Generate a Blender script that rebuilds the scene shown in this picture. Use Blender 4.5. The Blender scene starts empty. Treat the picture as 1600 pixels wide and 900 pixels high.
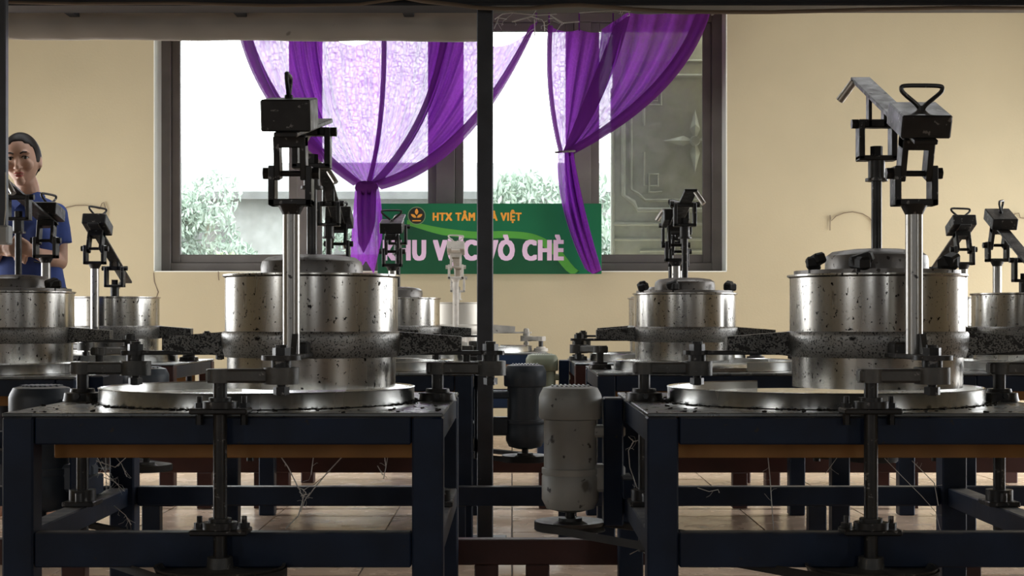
import bpy, bmesh, math, random
from mathutils import Vector, Matrix, Euler
random.seed(7)
scene = bpy.context.scene
COL = scene.collection
# ------------------------------------------------------------------ camera, sky, exposure
CAMZ = 0.83
F = 2400.0                                     # focal length in pixels of the 1600 px frame
cd = bpy.data.cameras.new('camera')
cam = bpy.data.objects.new('camera', cd); COL.objects.link(cam)
cam.location = (0, 0, CAMZ); cam.rotation_euler = (math.pi / 2, 0, 0)
cd.sensor_width = 36.0; cd.lens = F / 1600 * 36; cd.shift_y = 50 / 1600
cd.clip_end = 200; cd.clip_start = 0.05
scene.camera = cam
SKY = 8.0
w = bpy.data.worlds.new('overcast_sky'); scene.world = w; w.use_nodes = True
bg = w.node_tree.nodes['Background']
bg.inputs[0].default_value = (0.96, 0.98, 1.0, 1); bg.inputs[1].default_value = SKY
scene.view_settings.view_transform = 'Standard'; scene.view_settings.look = 'None'
scene.view_settings.exposure = 0.0; scene.view_settings.gamma = 1.0
scene.view_settings.use_curve_mapping = False
scene.cycles.max_bounces = 10; scene.cycles.diffuse_bounces = 5; scene.cycles.transparent_max_bounces = 16
scene.cycles.caustics_reflective = False; scene.cycles.caustics_refractive = False
scene.cycles.sample_clamp_indirect = 6.0


def at(px, py, D):
    """point in the room that stands D metres away from the viewer, on the ray of that pixel"""
    return Vector(((px - 800) * D / F, D, CAMZ + (500 - py) * D / F))


# ------------------------------------------------------------------ materials
def lin(c):
    return tuple(((v / 255) / 12.92 if v / 255 <= 0.04045 else ((v / 255 + 0.055) / 1.055) ** 2.4) for v in c)


MATS = {}


def mat(name, col, rough=0.5, metal=0.0, var=0.12, vs=5.0, spots=(), bump=None, dust=None, rvar=0.0, stretch=None, spec=0.5):
    """Principled surface: large soft colour variation, optional spots (scale, threshold, colour, stretch),
    optional dust settled on upward faces (colour, amount)"""
    m = bpy.data.materials.new(name); m.use_nodes = True
    nt = m.node_tree; N = nt.nodes; L = nt.links
    b = N['Principled BSDF']
    b.inputs['Roughness'].default_value = rough; b.inputs['Metallic'].default_value = metal
    b.inputs['Specular IOR Level'].default_value = spec
    tc = N.new('ShaderNodeTexCoord')
    src = tc.outputs['Object']

    def mapped(st):
        mp = N.new('ShaderNodeMapping'); mp.inputs['Scale'].default_value = st
        L.new(src, mp.inputs['Vector']); return mp.outputs[0]

    def noise(scale, st=None, det=4):
        n = N.new('ShaderNodeTexNoise'); n.inputs['Scale'].default_value = scale
        n.inputs['Detail'].default_value = det
        L.new(mapped(st) if st else src, n.inputs['Vector']); return n.outputs[0]

    def ramp(x, a, bb):
        r = N.new('ShaderNodeMapRange'); r.inputs[1].default_value = a; r.inputs[2].default_value = bb
        L.new(x, r.inputs[0]); return r.outputs[0]

    def mix(fac, a, bcol):
        x = N.new('ShaderNodeMix'); x.data_type = 'RGBA'
        if isinstance(fac, float): x.inputs[0].default_value = fac
        else: L.new(fac, x.inputs[0])
        for i, v in ((6, a), (7, bcol)):
            if isinstance(v, tuple): x.inputs[i].default_value = (*v[:3], 1)
            else: L.new(v, x.inputs[i])
        return x.outputs[2]
    n0 = noise(vs, stretch)
    lo = tuple(c * (1 - var) for c in col); hi = tuple(min(1, c * (1 + var)) for c in col)
    c = mix(ramp(n0, 0.3, 0.7), lo, hi)
    for sp in spots:
        sc_, th, sc_col = sp[:3]; st = sp[3] if len(sp) > 3 else None
        c = mix(ramp(noise(sc_, st, 3), th, th + 0.05), c, sc_col)
    if dust:
        g = N.new('ShaderNodeNewGeometry'); sx = N.new('ShaderNodeSeparateXYZ')
        L.new(g.outputs['True Normal'], sx.inputs[0])
        up = ramp(sx.outputs[2], 0.6, 0.95)
        mu = N.new('ShaderNodeMath'); mu.operation = 'MULTIPLY'
        L.new(up, mu.inputs[0]); L.new(ramp(noise(14), 0.25, 0.75 if dust[1] < 1 else 0.5), mu.inputs[1])
        m2 = N.new('ShaderNodeMath'); m2.operation = 'MULTIPLY'; m2.inputs[1].default_value = min(dust[1], 1)
        L.new(mu.outputs[0], m2.inputs[0])
        c = mix(m2.outputs[0], c, dust[0])
    L.new(c, b.inputs['Base Color'])
    if rvar:
        r = N.new('ShaderNodeMapRange'); r.inputs[1].default_value = 0.3; r.inputs[2].default_value = 0.7
        r.inputs[3].default_value = max(0.02, rough - rvar); r.inputs[4].default_value = rough + rvar
        L.new(noise(vs * 2.3, stretch), r.inputs[0]); L.new(r.outputs[0], b.inputs['Roughness'])
    if bump:
        bp = N.new('ShaderNodeBump'); bp.inputs['Strength'].default_value = bump[1]; bp.inputs['Distance'].default_value = 0.01
        L.new(noise(bump[0]), bp.inputs['Height']); L.new(bp.outputs[0], b.inputs['Normal'])
    MATS[name] = m
    return m


BLK = (0.012, 0.011, 0.010)
DUST = (0.46, 0.44, 0.40)
M_BLUE = mat('navy_paint', (0.007, 0.017, 0.042), 0.45, 0, 0.3, 9, spots=[(40, .72, (0.03, 0.026, 0.022))], dust=(DUST, .75), bump=(30, .06), spec=.3)
M_TOP = mat('dusty_table_plate', (0.16, 0.18, 0.19), 0.30, 0.5, 0.3, 7, spots=[(60, .66, (0.03, 0.03, 0.03))], dust=(DUST, .8), rvar=.10)
M_ORANGE = mat('orange_primer', (0.36, 0.17, 0.045), 0.6, 0, 0.25, 6)
M_STEEL = mat('stainless_barrel', (0.40, 0.385, 0.355), 0.25, 1.0, 0.18, 5, stretch=(1, 1, .12), rvar=.09,
              spots=[(95, .635, BLK, (1, 1, .7)), (150, .66, BLK), (24, .72, (0.06, 0.05, 0.045), (1, 1, .4))])
M_BAND = mat('speckled_band', (0.30, 0.295, 0.28), 0.42, 0.8, 0.15, 8, spots=[(230, .56, (0.06, 0.06, 0.06)), (18, .72, BLK)], bump=(120, .12), rvar=.08)
M_ARM = mat('tarnished_arm', (0.20, 0.195, 0.18), 0.5, 0.5, 0.3, 12, spots=[(240, .50, (0.02, 0.02, 0.02)), (45, .58, (0.025, 0.024, 0.022))], dust=(DUST, .4))
M_PAN = mat('aluminium_pan', (0.60, 0.60, 0.58), 0.24, 1.0, 0.1, 4, stretch=(1, 1, .2), rvar=.08, spots=[(38, .73, (0.08, 0.07, 0.06))])
M_LID = mat('dull_lid', (0.20, 0.19, 0.18), 0.42, 0.8, 0.25, 9, spots=[(60, .62, (0.05, 0.045, 0.04))], dust=(DUST, .5), bump=(60, .08))
M_IRON = mat('black_iron', (0.034, 0.033, 0.032), 0.40, 0.55, 0.35, 14, spots=[(60, .64, (0.20, 0.19, 0.18))], dust=(DUST, .35), rvar=.1)
M_CAST = mat('cast_crank', (0.10, 0.098, 0.092), 0.5, 0.55, 0.3, 14, spots=[(60, .66, (0.25, 0.24, 0.22))], dust=(DUST, .5), bump=(70, .15))
M_ROD = mat('worn_steel_rod', (0.34, 0.33, 0.31), 0.33, 0.9, 0.25, 8, stretch=(1, 1, .1), spots=[(45, .66, (0.05, 0.05, 0.05))])
M_BRIGHT = mat('bare_steel', (0.55, 0.53, 0.49), 0.32, 0.9, 0.15, 20)
M_MOTOR = mat('grey_motor_paint', (0.42, 0.43, 0.40), 0.5, 0, 0.2, 6, spots=[(32, .66, (0.06, 0.055, 0.05)), (9, .70, (0.20, 0.19, 0.17))], dust=(DUST, .6), bump=(50, .05))
M_MOTORD = mat('dark_motor_paint', (0.05, 0.065, 0.085), 0.45, 0, 0.2, 6, spots=[(32, .70, (0.15, 0.14, 0.13))], dust=(DUST, .6))
M_MOTORG = mat('pale_green_motor_paint', (0.34, 0.38, 0.27), 0.5, 0, 0.15, 6, dust=(DUST, .6))
M_BELT = mat('rubber_belt', (0.022, 0.021, 0.02), 0.7, 0, 0.3, 20, dust=(DUST, .25))
M_KNOB = mat('black_rubber_knob', (0.008, 0.008, 0.008), 0.6, 0, 0.3, 30)
M_MAROON = mat('maroon_paint', (0.06, 0.018, 0.014), 0.5, 0, 0.25, 6, dust=(DUST, .4))
M_HAZESTEEL = mat('haze_pale_steel', (0.55, 0.52, 0.46), 0.45, 0.5, 0.15, 7, stretch=(1, 1, .15))  # pale tone stands in for haze and sunlight on the farthest machine
M_HAZEIRON = mat('haze_pale_iron', (0.50, 0.47, 0.42), 0.65, 0.1, 0.2, 16, spots=[(40, .68, (0.12, 0.11, 0.10))])  # iron of the farthest machine, its haze put into the colour too
M_WALL = mat('cream_plaster', (0.49, 0.42, 0.275), 0.85, 0, 0.06, 1.3, spots=[(17, .74, (0.50, 0.43, 0.31)), (90, .76, (0.36, 0.30, 0.21))], bump=(60, .10))
M_REVEAL = mat('white_window_reveal', (0.78, 0.80, 0.72), 0.7, 0, 0.05, 3)
M_FRAME = mat('dark_grey_brown_window_frame', (0.135, 0.120, 0.108), 0.45, 0, 0.15, 5, bump=(50, .05))
M_TILE = mat('terracotta_floor_tile', (0.80, 0.60, 0.45), 0.25, 0, 0.12, 3, spots=[(5, .62, (0.66, 0.56, 0.47)), (34, .76, (0.36, 0.28, 0.21))], rvar=.08)
M_GROUT = mat('floor_grout', (0.19, 0.165, 0.14), 0.8)
M_CEIL = mat('dark_timber_ceiling', (0.10, 0.085, 0.07), 0.9)
M_POST = mat('dark_post_paint', (0.055, 0.058, 0.066), 0.36, 0.3, 0.3, 7, spots=[(40, .72, (0.14, 0.13, 0.12))])
M_BEAM = mat('black_beam', (0.012, 0.013, 0.017), 0.5, 0, 0.3, 5)
M_CANVAS = mat('grey_beige_sheet_duct', (0.58, 0.545, 0.49), 0.6, 0.15, 0.12, 4, stretch=(.4, 1, 1), spots=[(9, .74, (0.24, 0.21, 0.18))], bump=(9, .25))
M_CABLE = mat('brown_cable', (0.16, 0.12, 0.085), 0.6)
M_SHUT = mat('grey_green_pressed_steel', (0.42, 0.44, 0.39), 0.5, 0, 0.10, 4)
M_SIGN = mat('green_sign_print', lin((14, 104, 66)), 0.4, 0, 0.10, 2)
M_SWOOSH = mat('light_green_print', lin((84, 160, 62)), 0.4, 0, 0.10, 4)
M_SIGNDK = mat('deep_green_print', lin((16, 78, 48)), 0.4, 0, 0.08, 4)
M_GOLD = mat('orange_letter_print', lin((238, 164, 60)), 0.45, 0, 0.03)
M_PINK = mat('pale_pink_letter_print', lin((232, 200, 226)), 0.45, 0, 0.03)
M_LOGO = mat('dark_logo_print', lin((38, 40, 34)), 0.4, 0, 0.05)
M_LOGOR = mat('pale_logo_ring', lin((120, 150, 110)), 0.4, 0, 0.05)
M_SKIN = mat('skin', (0.52, 0.31, 0.22), 0.48, 0, 0.07, 12)
M_LIP = mat('lip', (0.42, 0.10, 0.085), 0.4, 0, 0.05)
M_HAIR = mat('black_hair', (0.014, 0.011, 0.010), 0.5, 0, 0.4, 40, stretch=(1, 1, .15), spec=.25)
M_SHIRT = mat('blue_polo_cloth', (0.035, 0.065, 0.24), 0.85, 0, 0.15, 14)
M_TROUS = mat('dark_trousers', (0.02, 0.022, 0.03), 0.85)
M_EYE = mat('eye_white', (0.62, 0.58, 0.54), 0.3, 0, 0.02)
M_IRIS = mat('dark_iris', (0.012, 0.008, 0.006), 0.25)
M_WIRE = mat('rusty_wire', (0.20, 0.15, 0.10), 0.6)
M_WEB = mat('cobweb_strand', (0.70, 0.69, 0.66), 0.8)
M_TEA = mat('dry_tea_crumbs', (0.018, 0.014, 0.010), 0.9)
M_LEAF = mat('pale_green_leaves', (0.38, 0.43, 0.31), 0.6, 0, 0.25, 3)
M_LEAF2 = mat('grey_green_leaves', (0.32, 0.40, 0.34), 0.6, 0, 0.25, 3)
M_BARK = mat('bark', (0.22, 0.18, 0.14), 0.8)
M_GROUND = mat('pale_yard_ground', (0.20, 0.19, 0.17), 0.9)
M_HOUSE = mat('weathered_grey_wall', (0.29, 0.30, 0.29), 0.8)
M_ROOF = mat('grey_roof_sheet', (0.115, 0.12, 0.118), 0.7)
M_BOX = mat('grey_switch_box', (0.42, 0.44, 0.44), 0.5)


def glass_mat():
    m = bpy.data.materials.new('dusty_window_glass'); m.use_nodes = True
    nt = m.node_tree; N = nt.nodes; L = nt.links
    N.remove(N['Principled BSDF']); out = N['Material Output']
    t = N.new('ShaderNodeBsdfTransparent'); t.inputs[0].default_value = (.95, .97, .96, 1)
    g = N.new('ShaderNodeBsdfGlossy'); g.inputs['Roughness'].default_value = 0.02
    d = N.new('ShaderNodeBsdfDiffuse'); d.inputs[0].default_value = (.62, .64, .60, 1)
    fr = N.new('ShaderNodeFresnel'); fr.inputs[0].default_value = 1.45
    a = N.new('ShaderNodeMixShader'); L.new(fr.outputs[0], a.inputs[0]); L.new(t.outputs[0], a.inputs[1]); L.new(g.outputs[0], a.inputs[2])
    tc = N.new('ShaderNodeTexCoord'); n = N.new('ShaderNodeTexNoise'); n.inputs['Scale'].default_value = 9; n.inputs['Detail'].default_value = 6
    L.new(tc.outputs['Object'], n.inputs['Vector'])
    r = N.new('ShaderNodeMapRange'); r.inputs[1].default_value = .35; r.inputs[2].default_value = .75; r.inputs[3].default_value = .03; r.inputs[4].default_value = .16
    L.new(n.outputs[0], r.inputs[0])
    b = N.new('ShaderNodeMixShader'); L.new(r.outputs[0], b.inputs[0]); L.new(a.outputs[0], b.inputs[1]); L.new(d.outputs[0], b.inputs[2])
    L.new(b.outputs[0], out.inputs[0]); return m


def sheer_mat(name, col, transp, lace):
    m = bpy.data.materials.new(name); m.use_nodes = True
    nt = m.node_tree; N = nt.nodes; L = nt.links
    N.remove(N['Principled BSDF']); out = N['Material Output']
    t = N.new('ShaderNodeBsdfTransparent'); t.inputs[0].default_value = (.97, .93, 1, 1)
    tr = N.new('ShaderNodeBsdfTranslucent'); tr.inputs[0].default_value = (*col, 1)
    d = N.new('ShaderNodeBsdfDiffuse'); d.inputs[0].default_value = (*col, 1)
    a = N.new('ShaderNodeMixShader'); a.inputs[0].default_value = .28
    L.new(tr.outputs[0], a.inputs[1]); L.new(d.outputs[0], a.inputs[2])
    tc = N.new('ShaderNodeTexCoord')
    n = N.new('ShaderNodeTexVoronoi'); n.inputs['Scale'].default_value = 26; n.feature = 'DISTANCE_TO_EDGE'
    L.new(tc.outputs['Object'], n.inputs['Vector'])
    r = N.new('ShaderNodeMapRange'); r.inputs[1].default_value = .02; r.inputs[2].default_value = .12
    r.inputs[3].default_value = 1 - transp + lace; r.inputs[4].default_value = 1 - transp
    L.new(n.outputs[0], r.inputs[0])
    b = N.new('ShaderNodeMixShader'); L.new(r.outputs[0], b.inputs[0]); L.new(t.outputs[0], b.inputs[1]); L.new(a.outputs[0], b.inputs[2])
    L.new(b.outputs[0], out.inputs[0]); return m


M_GLASS = glass_mat()
M_SHEER = sheer_mat('sheer_purple_cloth', (0.40, 0.075, 0.62), 0.155, 0.09)
M_SHEERD = sheer_mat('doubled_purple_hem', (0.18, 0.035, 0.24), 0.035, 0.0)


# ------------------------------------------------------------------ mesh helpers
class MB:
    def __init__(s): s.v = []; s.f = []

    def add(s, vs, fs):
        o = len(s.v); s.v += [Vector(v) for v in vs]; s.f += [tuple(i + o for i in f) for f in fs]; return s

    def box(s, c, d, R=None, bev=0.0):
        bm = bmesh.new(); bmesh.ops.create_cube(bm, size=1.0)
        for v in bm.verts: v.co = Vector((v.co.x * d[0], v.co.y * d[1], v.co.z * d[2]))
        if bev: bmesh.ops.bevel(bm, geom=bm.edges[:], offset=bev, segments=1, affect='EDGES')
        bm.verts.index_update()
        T = Matrix.Translation(c) @ (R.to_4x4() if R is not None else Matrix())
        s.add([T @ v.co for v in bm.verts], [[v.index for v in f.verts] for f in bm.faces]); bm.free(); return s

    def cyl(s, p0, p1, r0, r1=None, n=24, caps=True):
        p0 = Vector(p0); p1 = Vector(p1); r1 = r0 if r1 is None else r1
        d = (p1 - p0).normalized(); q = d.to_track_quat('Z', 'Y')
        vs = []
        for p, r in ((p0, r0), (p1, r1)):
            for i in range(n):
                a = 2 * math.pi * i / n
                vs.append(p + q @ Vector((r * math.cos(a), r * math.sin(a), 0)))
        fs = [(i, (i + 1) % n, n + (i + 1) % n, n + i) for i in range(n)]
        if caps: fs += [tuple(range(n - 1, -1, -1)), tuple(range(n, 2 * n))]
        return s.add(vs, fs)

    def lathe(s, prof, n=48, c=(0, 0), a0=0.0, a1=2 * math.pi):
        full = abs(a1 - a0 - 2 * math.pi) < 1e-6
        m = n if full else n + 1
        vs = []
        for i in range(m):
            a = a0 + (a1 - a0) * i / n
            for r, z in prof: vs.append((c[0] + r * math.cos(a), c[1] + r * math.sin(a), z))
        k = len(prof); fs = []
        for i in range(n):
            j = (i + 1) % m
            for p in range(k - 1): fs.append((i * k + p, j * k + p, j * k + p + 1, i * k + p + 1))
        return s.add(vs, fs)

    def tube(s, pts, r, n=8, closed=False):
        pts = [Vector(p) for p in pts]; m = len(pts); vs = []
        rr = r if isinstance(r, (list, tuple)) else [r] * m
        prev = None
        for i, p in enumerate(pts):
            a = pts[(i - 1) % m] if (closed or i > 0) else p
            b = pts[(i + 1) % m] if (closed or i < m - 1) else p
            d = (b - a).normalized()
            if prev is None:
                u = d.orthogonal().normalized()
            else:
                u = (prev - d * prev.dot(d)); u = u.normalized() if u.length > 1e-6 else d.orthogonal().normalized()
            prev = u; w_ = d.cross(u)
            for k in range(n):
                t = 2 * math.pi * k / n
                vs.append(p + (u * math.cos(t) + w_ * math.sin(t)) * rr[i])
        fs = []
        for i in range(m if closed else m - 1):
            j = (i + 1) % m
            for k in range(n): fs.append((i * n + k, i * n + (k + 1) % n, j * n + (k + 1) % n, j * n + k))
        if not closed: fs += [tuple(range(n - 1, -1, -1)), tuple(range((m - 1) * n, m * n))]
        return s.add(vs, fs)

    def prism(s, poly, h0, h1, axis='z'):
        f = {'z': lambda a, b, h: (a, b, h), 'y': lambda a, b, h: (a, h, b), 'x': lambda a, b, h: (h, a, b)}[axis]
        n = len(poly)
        vs = [f(a, b, h0) for a, b in poly] + [f(a, b, h1) for a, b in poly]
        return s.add(vs, [tuple(range(n)), tuple(range(2 * n - 1, n - 1, -1))] + [(i, n + i, n + (i + 1) % n, (i + 1) % n) for i in range(n)])

    def xform(s, T):
        s.v = [T @ v for v in s.v]; return s

    def mesh(s, name, m, smooth=True, ang=0.6):
        me = bpy.data.meshes.new(name); me.from_pydata([tuple(v) for v in s.v], [], s.f); me.update()
        bm = bmesh.new(); bm.from_mesh(me); bmesh.ops.recalc_face_normals(bm, faces=bm.faces); bm.to_mesh(me); bm.free()
        if smooth: me.shade_smooth(); me.set_sharp_from_angle(angle=ang)
        if m: me.materials.append(m)
        return me

    def build(s, name, m, parent=None, smooth=True, ang=0.6):
        o = bpy.data.objects.new(name, s.mesh(name, m, smooth, ang)); COL.objects.link(o); o.parent = parent
        return o


def empty(name, loc=(0, 0, 0), rz=0.0):
    o = bpy.data.objects.new(name, None); COL.objects.link(o); o.location = loc; o.rotation_euler = (0, 0, rz)
    o.empty_display_size = 0.05; return o


def tag(o, label=None, cat=None, group=None, kind=None):
    if label: o['label'] = label
    if cat: o['category'] = cat
    if group: o['group'] = group
    if kind: o['kind'] = kind
    return o


def plate_hole_wall(mb, fixed, axis, a0, a1, z0, z1, holes, th):
    """wall slab on x or y = fixed..fixed+th, spanning a0..a1, with rectangular holes (h0,h1,zz0,zz1) sorted along a"""
    def bx(p, q, r, t):
        if q - p < 1e-4 or t - r < 1e-4: return
        c = (fixed + th / 2, (p + q) / 2, (r + t) / 2); d = (abs(th), q - p, t - r)
        if axis == 'y': c = (c[1], c[0], c[2]); d = (d[1], d[0], d[2])
        mb.box(c, d)
    cur = a0
    for h0, h1, r, t in sorted(holes):
        bx(cur, h0, z0, z1); bx(h0, h1, z0, r); bx(h0, h1, t, z1); cur = h1
    bx(cur, a1, z0, z1)


# ------------------------------------------------------------------ the room
WALLD = 11.0
XL, XR = -4.7, 4.7
YB, CEIL = -5.0, 3.9
WX0, WX1, WZ0, WZ1 = at(240, 0, 11).x, at(1136, 0, 11).x, at(0, 425, 11).z, at(0, 22, 11.26).z
fill_holes_l = [(-2.0, -1.0, .9, 2.4), (5.7, 10.0, .02, 1.85)]  # unseen side openings, added to let in fill light
fill_holes_r = [(-2.0, -1.0, .9, 2.4), (5.5, 10.5, .02, 2.0)]  # added out of view as well, sized to brighten floor and wall
mb = MB(); plate_hole_wall(mb, WALLD, 'y', XL - .25, XR + .25, 0, CEIL, [(WX0, WX1, WZ0, WZ1)], .36)
wall_back = tag(mb.build('wall_back', M_WALL, smooth=False), kind='structure')
mb = MB(); plate_hole_wall(mb, XL, 'x', YB, WALLD, 0, CEIL, fill_holes_l, -.2)
tag(mb.build('wall_left', M_WALL, smooth=False), kind='structure')
mb = MB(); plate_hole_wall(mb, XR, 'x', YB, WALLD, 0, CEIL, fill_holes_r, .2)
tag(mb.build('wall_right', M_WALL, smooth=False), kind='structure')
mb = MB(); plate_hole_wall(mb, YB, 'y', XL, XR, 0, CEIL, [(-2.8, -2.3, 1.0, 2.2), (.9, 1.3, .9, 2.3)], -.2)  # two narrow unseen openings, added for streaks reflected in the barrels
tag(mb.build('wall_front', M_CEIL, smooth=False), kind='structure')
FILL_SKYL = (6.7, 7.2, -3.6, 3.6)  # unseen roof gap, added to throw light on tables, floor and wall
mb = MB()
mb.box((0, (YB + FILL_SKYL[0]) / 2, CEIL + .05), (9.4, FILL_SKYL[0] - YB, .1)); mb.box((0, (FILL_SKYL[1] + 11.36) / 2, CEIL + .05), (9.4, 11.36 - FILL_SKYL[1], .1))
mb.box((-4.15, (FILL_SKYL[0] + FILL_SKYL[1]) / 2, CEIL + .05), (1.1, FILL_SKYL[1] - FILL_SKYL[0], .1)); mb.box((4.15, (FILL_SKYL[0] + FILL_SKYL[1]) / 2, CEIL + .05), (1.1, FILL_SKYL[1] - FILL_SKYL[0], .1))
tag(mb.build('ceiling', M_CEIL, smooth=False), kind='structure')


def portal(name, loc, rot, sx, sy):
    l = bpy.data.lights.new(name, 'AREA'); l.shape = 'RECTANGLE'; l.size = sx; l.size_y = sy; l.energy = 1
    l.cycles.is_portal = True
    o = bpy.data.objects.new(name, l); COL.objects.link(o); o.location = loc; o.rotation_euler = rot; return o


for h in fill_holes_l: portal('daylight_portal', (XL - .1, (h[0] + h[1]) / 2, (h[2] + h[3]) / 2), (0, -math.pi / 2, 0), h[3] - h[2], h[1] - h[0])
for h in fill_holes_r: portal('daylight_portal', (XR + .1, (h[0] + h[1]) / 2, (h[2] + h[3]) / 2), (0, math.pi / 2, 0), h[3] - h[2], h[1] - h[0])
portal('daylight_portal', ((WX0 + WX1) / 2, 11.5, (WZ0 + WZ1) / 2), (-math.pi / 2, 0, 0), WX1 - WX0, WZ1 - WZ0)
portal('daylight_portal', (0, (FILL_SKYL[0] + FILL_SKYL[1]) / 2, CEIL + .12), (0, 0, 0), FILL_SKYL[3] - FILL_SKYL[2], FILL_SKYL[1] - FILL_SKYL[0])
portal('daylight_portal', (-2.55, YB - .1, 1.6), (math.pi / 2, 0, 0), .5, 1.2)
portal('daylight_portal', (1.1, YB - .1, 1.6), (math.pi / 2, 0, 0), .4, 1.4)

# floor: a bed and single tiles where the photograph looks at it
floor = tag(MB().box((0, 3.15, -.03), (9.8, 16.6, .05)).build('floor', M_GROUT, smooth=False), kind='structure')
TS = 0.5
tile_me = MB().box((0, 0, -.0025), (TS - .006, TS - .006, .009), bev=.0012).mesh('tile', M_TILE, smooth=False)
for j in range(15):
    for i in range(18):
        t = bpy.data.objects.new('tile', tile_me); COL.objects.link(t); t.parent = floor
        t.location = (-4.25 + i * TS, 3.75 + j * TS, -.002 + random.uniform(-.0006, .0006))
        t.rotation_euler = (0, 0, random.choice((0, 1, 2, 3)) * math.pi / 2)
for i, (y0, y1) in enumerate(((YB, 3.5),)):
    t = MB().box((0, (y0 + y1) / 2, -.0025), (9.4, y1 - y0, .005)).build('near_floor_screed', M_TILE, floor, smooth=False)

# ------------------------------------------------------------------ window
FD = 11.26
win = tag(empty('window_1', ((WX0 + WX1) / 2, FD, WZ0)), kind='structure')
wi = win.location


def wpart(name, m, boxes, parent=win, bev=.004):
    b = MB()
    for c, d in boxes: b.box((c[0] - wi.x, c[1] - wi.y, c[2] - wi.z), d, bev=bev)
    o = b.build(name, m, parent, smooth=False); return o


zs0, zs1 = WZ0, WZ1
fx = lambda px: at(px, 0, FD).x
fz = lambda py: at(0, py, FD).z
# reveals (white plaster lining)
rv = tag(MB().build('window_lining', M_REVEAL), kind='structure') if False else None
for nm, c, d in (('lining', (WX0 + .004, 11.13, (zs0 + zs1) / 2), (.008, .262, zs1 - zs0)), ('lining', (WX1 - .004, 11.13, (zs0 + zs1) / 2), (.008, .262, zs1 - zs0)),
                 ('lining', ((WX0 + WX1) / 2, 11.13, zs0 + .004), (WX1 - WX0, .262, .008))):
    wpart(nm, M_REVEAL, [(c, d)], bev=.001)
fl, fr_ = fx(253), fx(1127)
FB, FT = fz(424), fz(22)
wpart('outer_frame', M_FRAME, [(((fl + fx(269)) / 2, FD, (FB + FT) / 2), (fx(269) - fl, .10, FT - FB)),
                               (((fr_ + fx(1111)) / 2, FD, (FB + FT) / 2), (fr_ - fx(1111), .10, FT - FB)),
                               (((fl + fr_) / 2, FD, (FB + fz(411)) / 2), (fx(1111) - fx(269), .098, fz(411) - FB)),
                               (((fl + fr_) / 2, FD, (FT + fz(36)) / 2), (fx(1111) - fx(269), .098, FT - fz(36)))])
for a, b in ((465, 490), (682, 711), (897, 923)):
    wpart('mullion', M_FRAME, [(((fx(a) + fx(b)) / 2, FD, (fz(411) + fz(36)) / 2), (fx(b) - fx(a), .10, fz(36) - fz(411)))])
for a, b in ((269, 465), (490, 682), (711, 897), (923, 1111)):
    x0, x1 = fx(a), fx(b); z0, z1 = fz(411), fz(36)
    t_ = .062 if a != 269 else .062
    s = wpart('sash', M_FRAME, [((x0 + t_ / 2, FD + .01, (z0 + z1) / 2), (t_, .05, z1 - z0)), ((x1 - t_ / 2, FD + .01, (z0 + z1) / 2), (t_, .05, z1 - z0)),
                                (((x0 + x1) / 2, FD + .01, z0 + t_ / 2), (x1 - x0 - 2 * t_, .048, t_)), (((x0 + x1) / 2, FD + .01, z1 - t_ / 2), (x1 - x0 - 2 * t_, .048, t_))])
    p = wpart('pane', M_GLASS, [(((x0 + x1) / 2, FD + .012, (z0 + z1) / 2), (x1 - x0 - .1, .004, z1 - z0 - .1))], parent=s, bev=0)

# pressed steel shutter outside the right-hand sash
SD = 11.62
sh = empty('steel_shutter', (at(1075, 0, SD).x, SD, .6))
tag(sh, 'grey-green pressed steel shutter with a flower motif outside the right-hand pane', 'shutter')
so = sh.location
X = lambda px: at(px, 0, SD).x - so.x
Z = lambda py: at(0, py, SD).z - so.z
MB().box(((X(957) + X(1215)) / 2, .02, (Z(10) + Z(440)) / 2), (X(1215) - X(957), .03, Z(10) - Z(440)), bev=.004).build('leaf_plate', M_SHUT, sh, smooth=False)


def ridge(pts, r=.014, closed=False, y=.0):
    MB().tube([(X(a), y, Z(b)) for a, b in pts], r, 8, closed).build('moulding', M_SHUT, sh)


ridge([(974, 70), (974, 305), (990, 316), (996, 328), (1180, 328)], .02)
ridge([(986, 70), (986, 296), (998, 303), (1008, 313), (1180, 313)], .012)
ridge([(1006, 238), (1006, 290), (1028, 290), (1028, 272), (1014, 272), (1014, 300), (1034, 300)], .010)
ridge([(1006, 196), (1006, 146)], .010)
for cy in (156,):
    ridge([(1014, cy - 11), (1033, cy - 11), (1033, cy + 8), (1014, cy + 8)], .009, True)
    ridge([(1020, cy - 5), (1027, cy - 5), (1027, cy + 2), (1020, cy + 2)], .007, True)
ridge([(958, 350), (1200, 350)], .016); ridge([(958, 374), (1200, 374)], .012)
ridge([(1000, 392), (1180, 392)], .010); ridge([(957, 138), (957, 430)], .016); ridge([(985, 118), (1180, 118)], .012); ridge([(985, 95), (1180, 95)], .010)
fc = (1086, 220)
for k in range(4):
    q = math.radians(90 * k)
    tip = (fc[0] + 50 * math.sin(q), fc[1] - 50 * math.cos(q))
    s1 = (fc[0] + 20 * math.sin(q - .42), fc[1] - 20 * math.cos(q - .42))
    s2 = (fc[0] + 20 * math.sin(q + .42), fc[1] - 20 * math.cos(q + .42))
    b = MB()
    P = [(X(fc[0]), .004, Z(fc[1])), (X(s1[0]), .004, Z(s1[1])), (X(tip[0]), .004, Z(tip[1])), (X(s2[0]), .004, Z(s2[1])), (X((fc[0] + tip[0]) / 2), -.03, Z((fc[1] + tip[1]) / 2))]
    b.add(P, [(0, 1, 4), (1, 2, 4), (2, 3, 4), (3, 0, 4), (0, 3, 2, 1)]).build('petal', M_SHUT, sh, smooth=False)
MB().cyl((X(fc[0]), .01, Z(fc[1])), (X(fc[0]), -.035, Z(fc[1])), .04, .032, 20).build('flower_boss', M_SHUT, sh)

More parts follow.
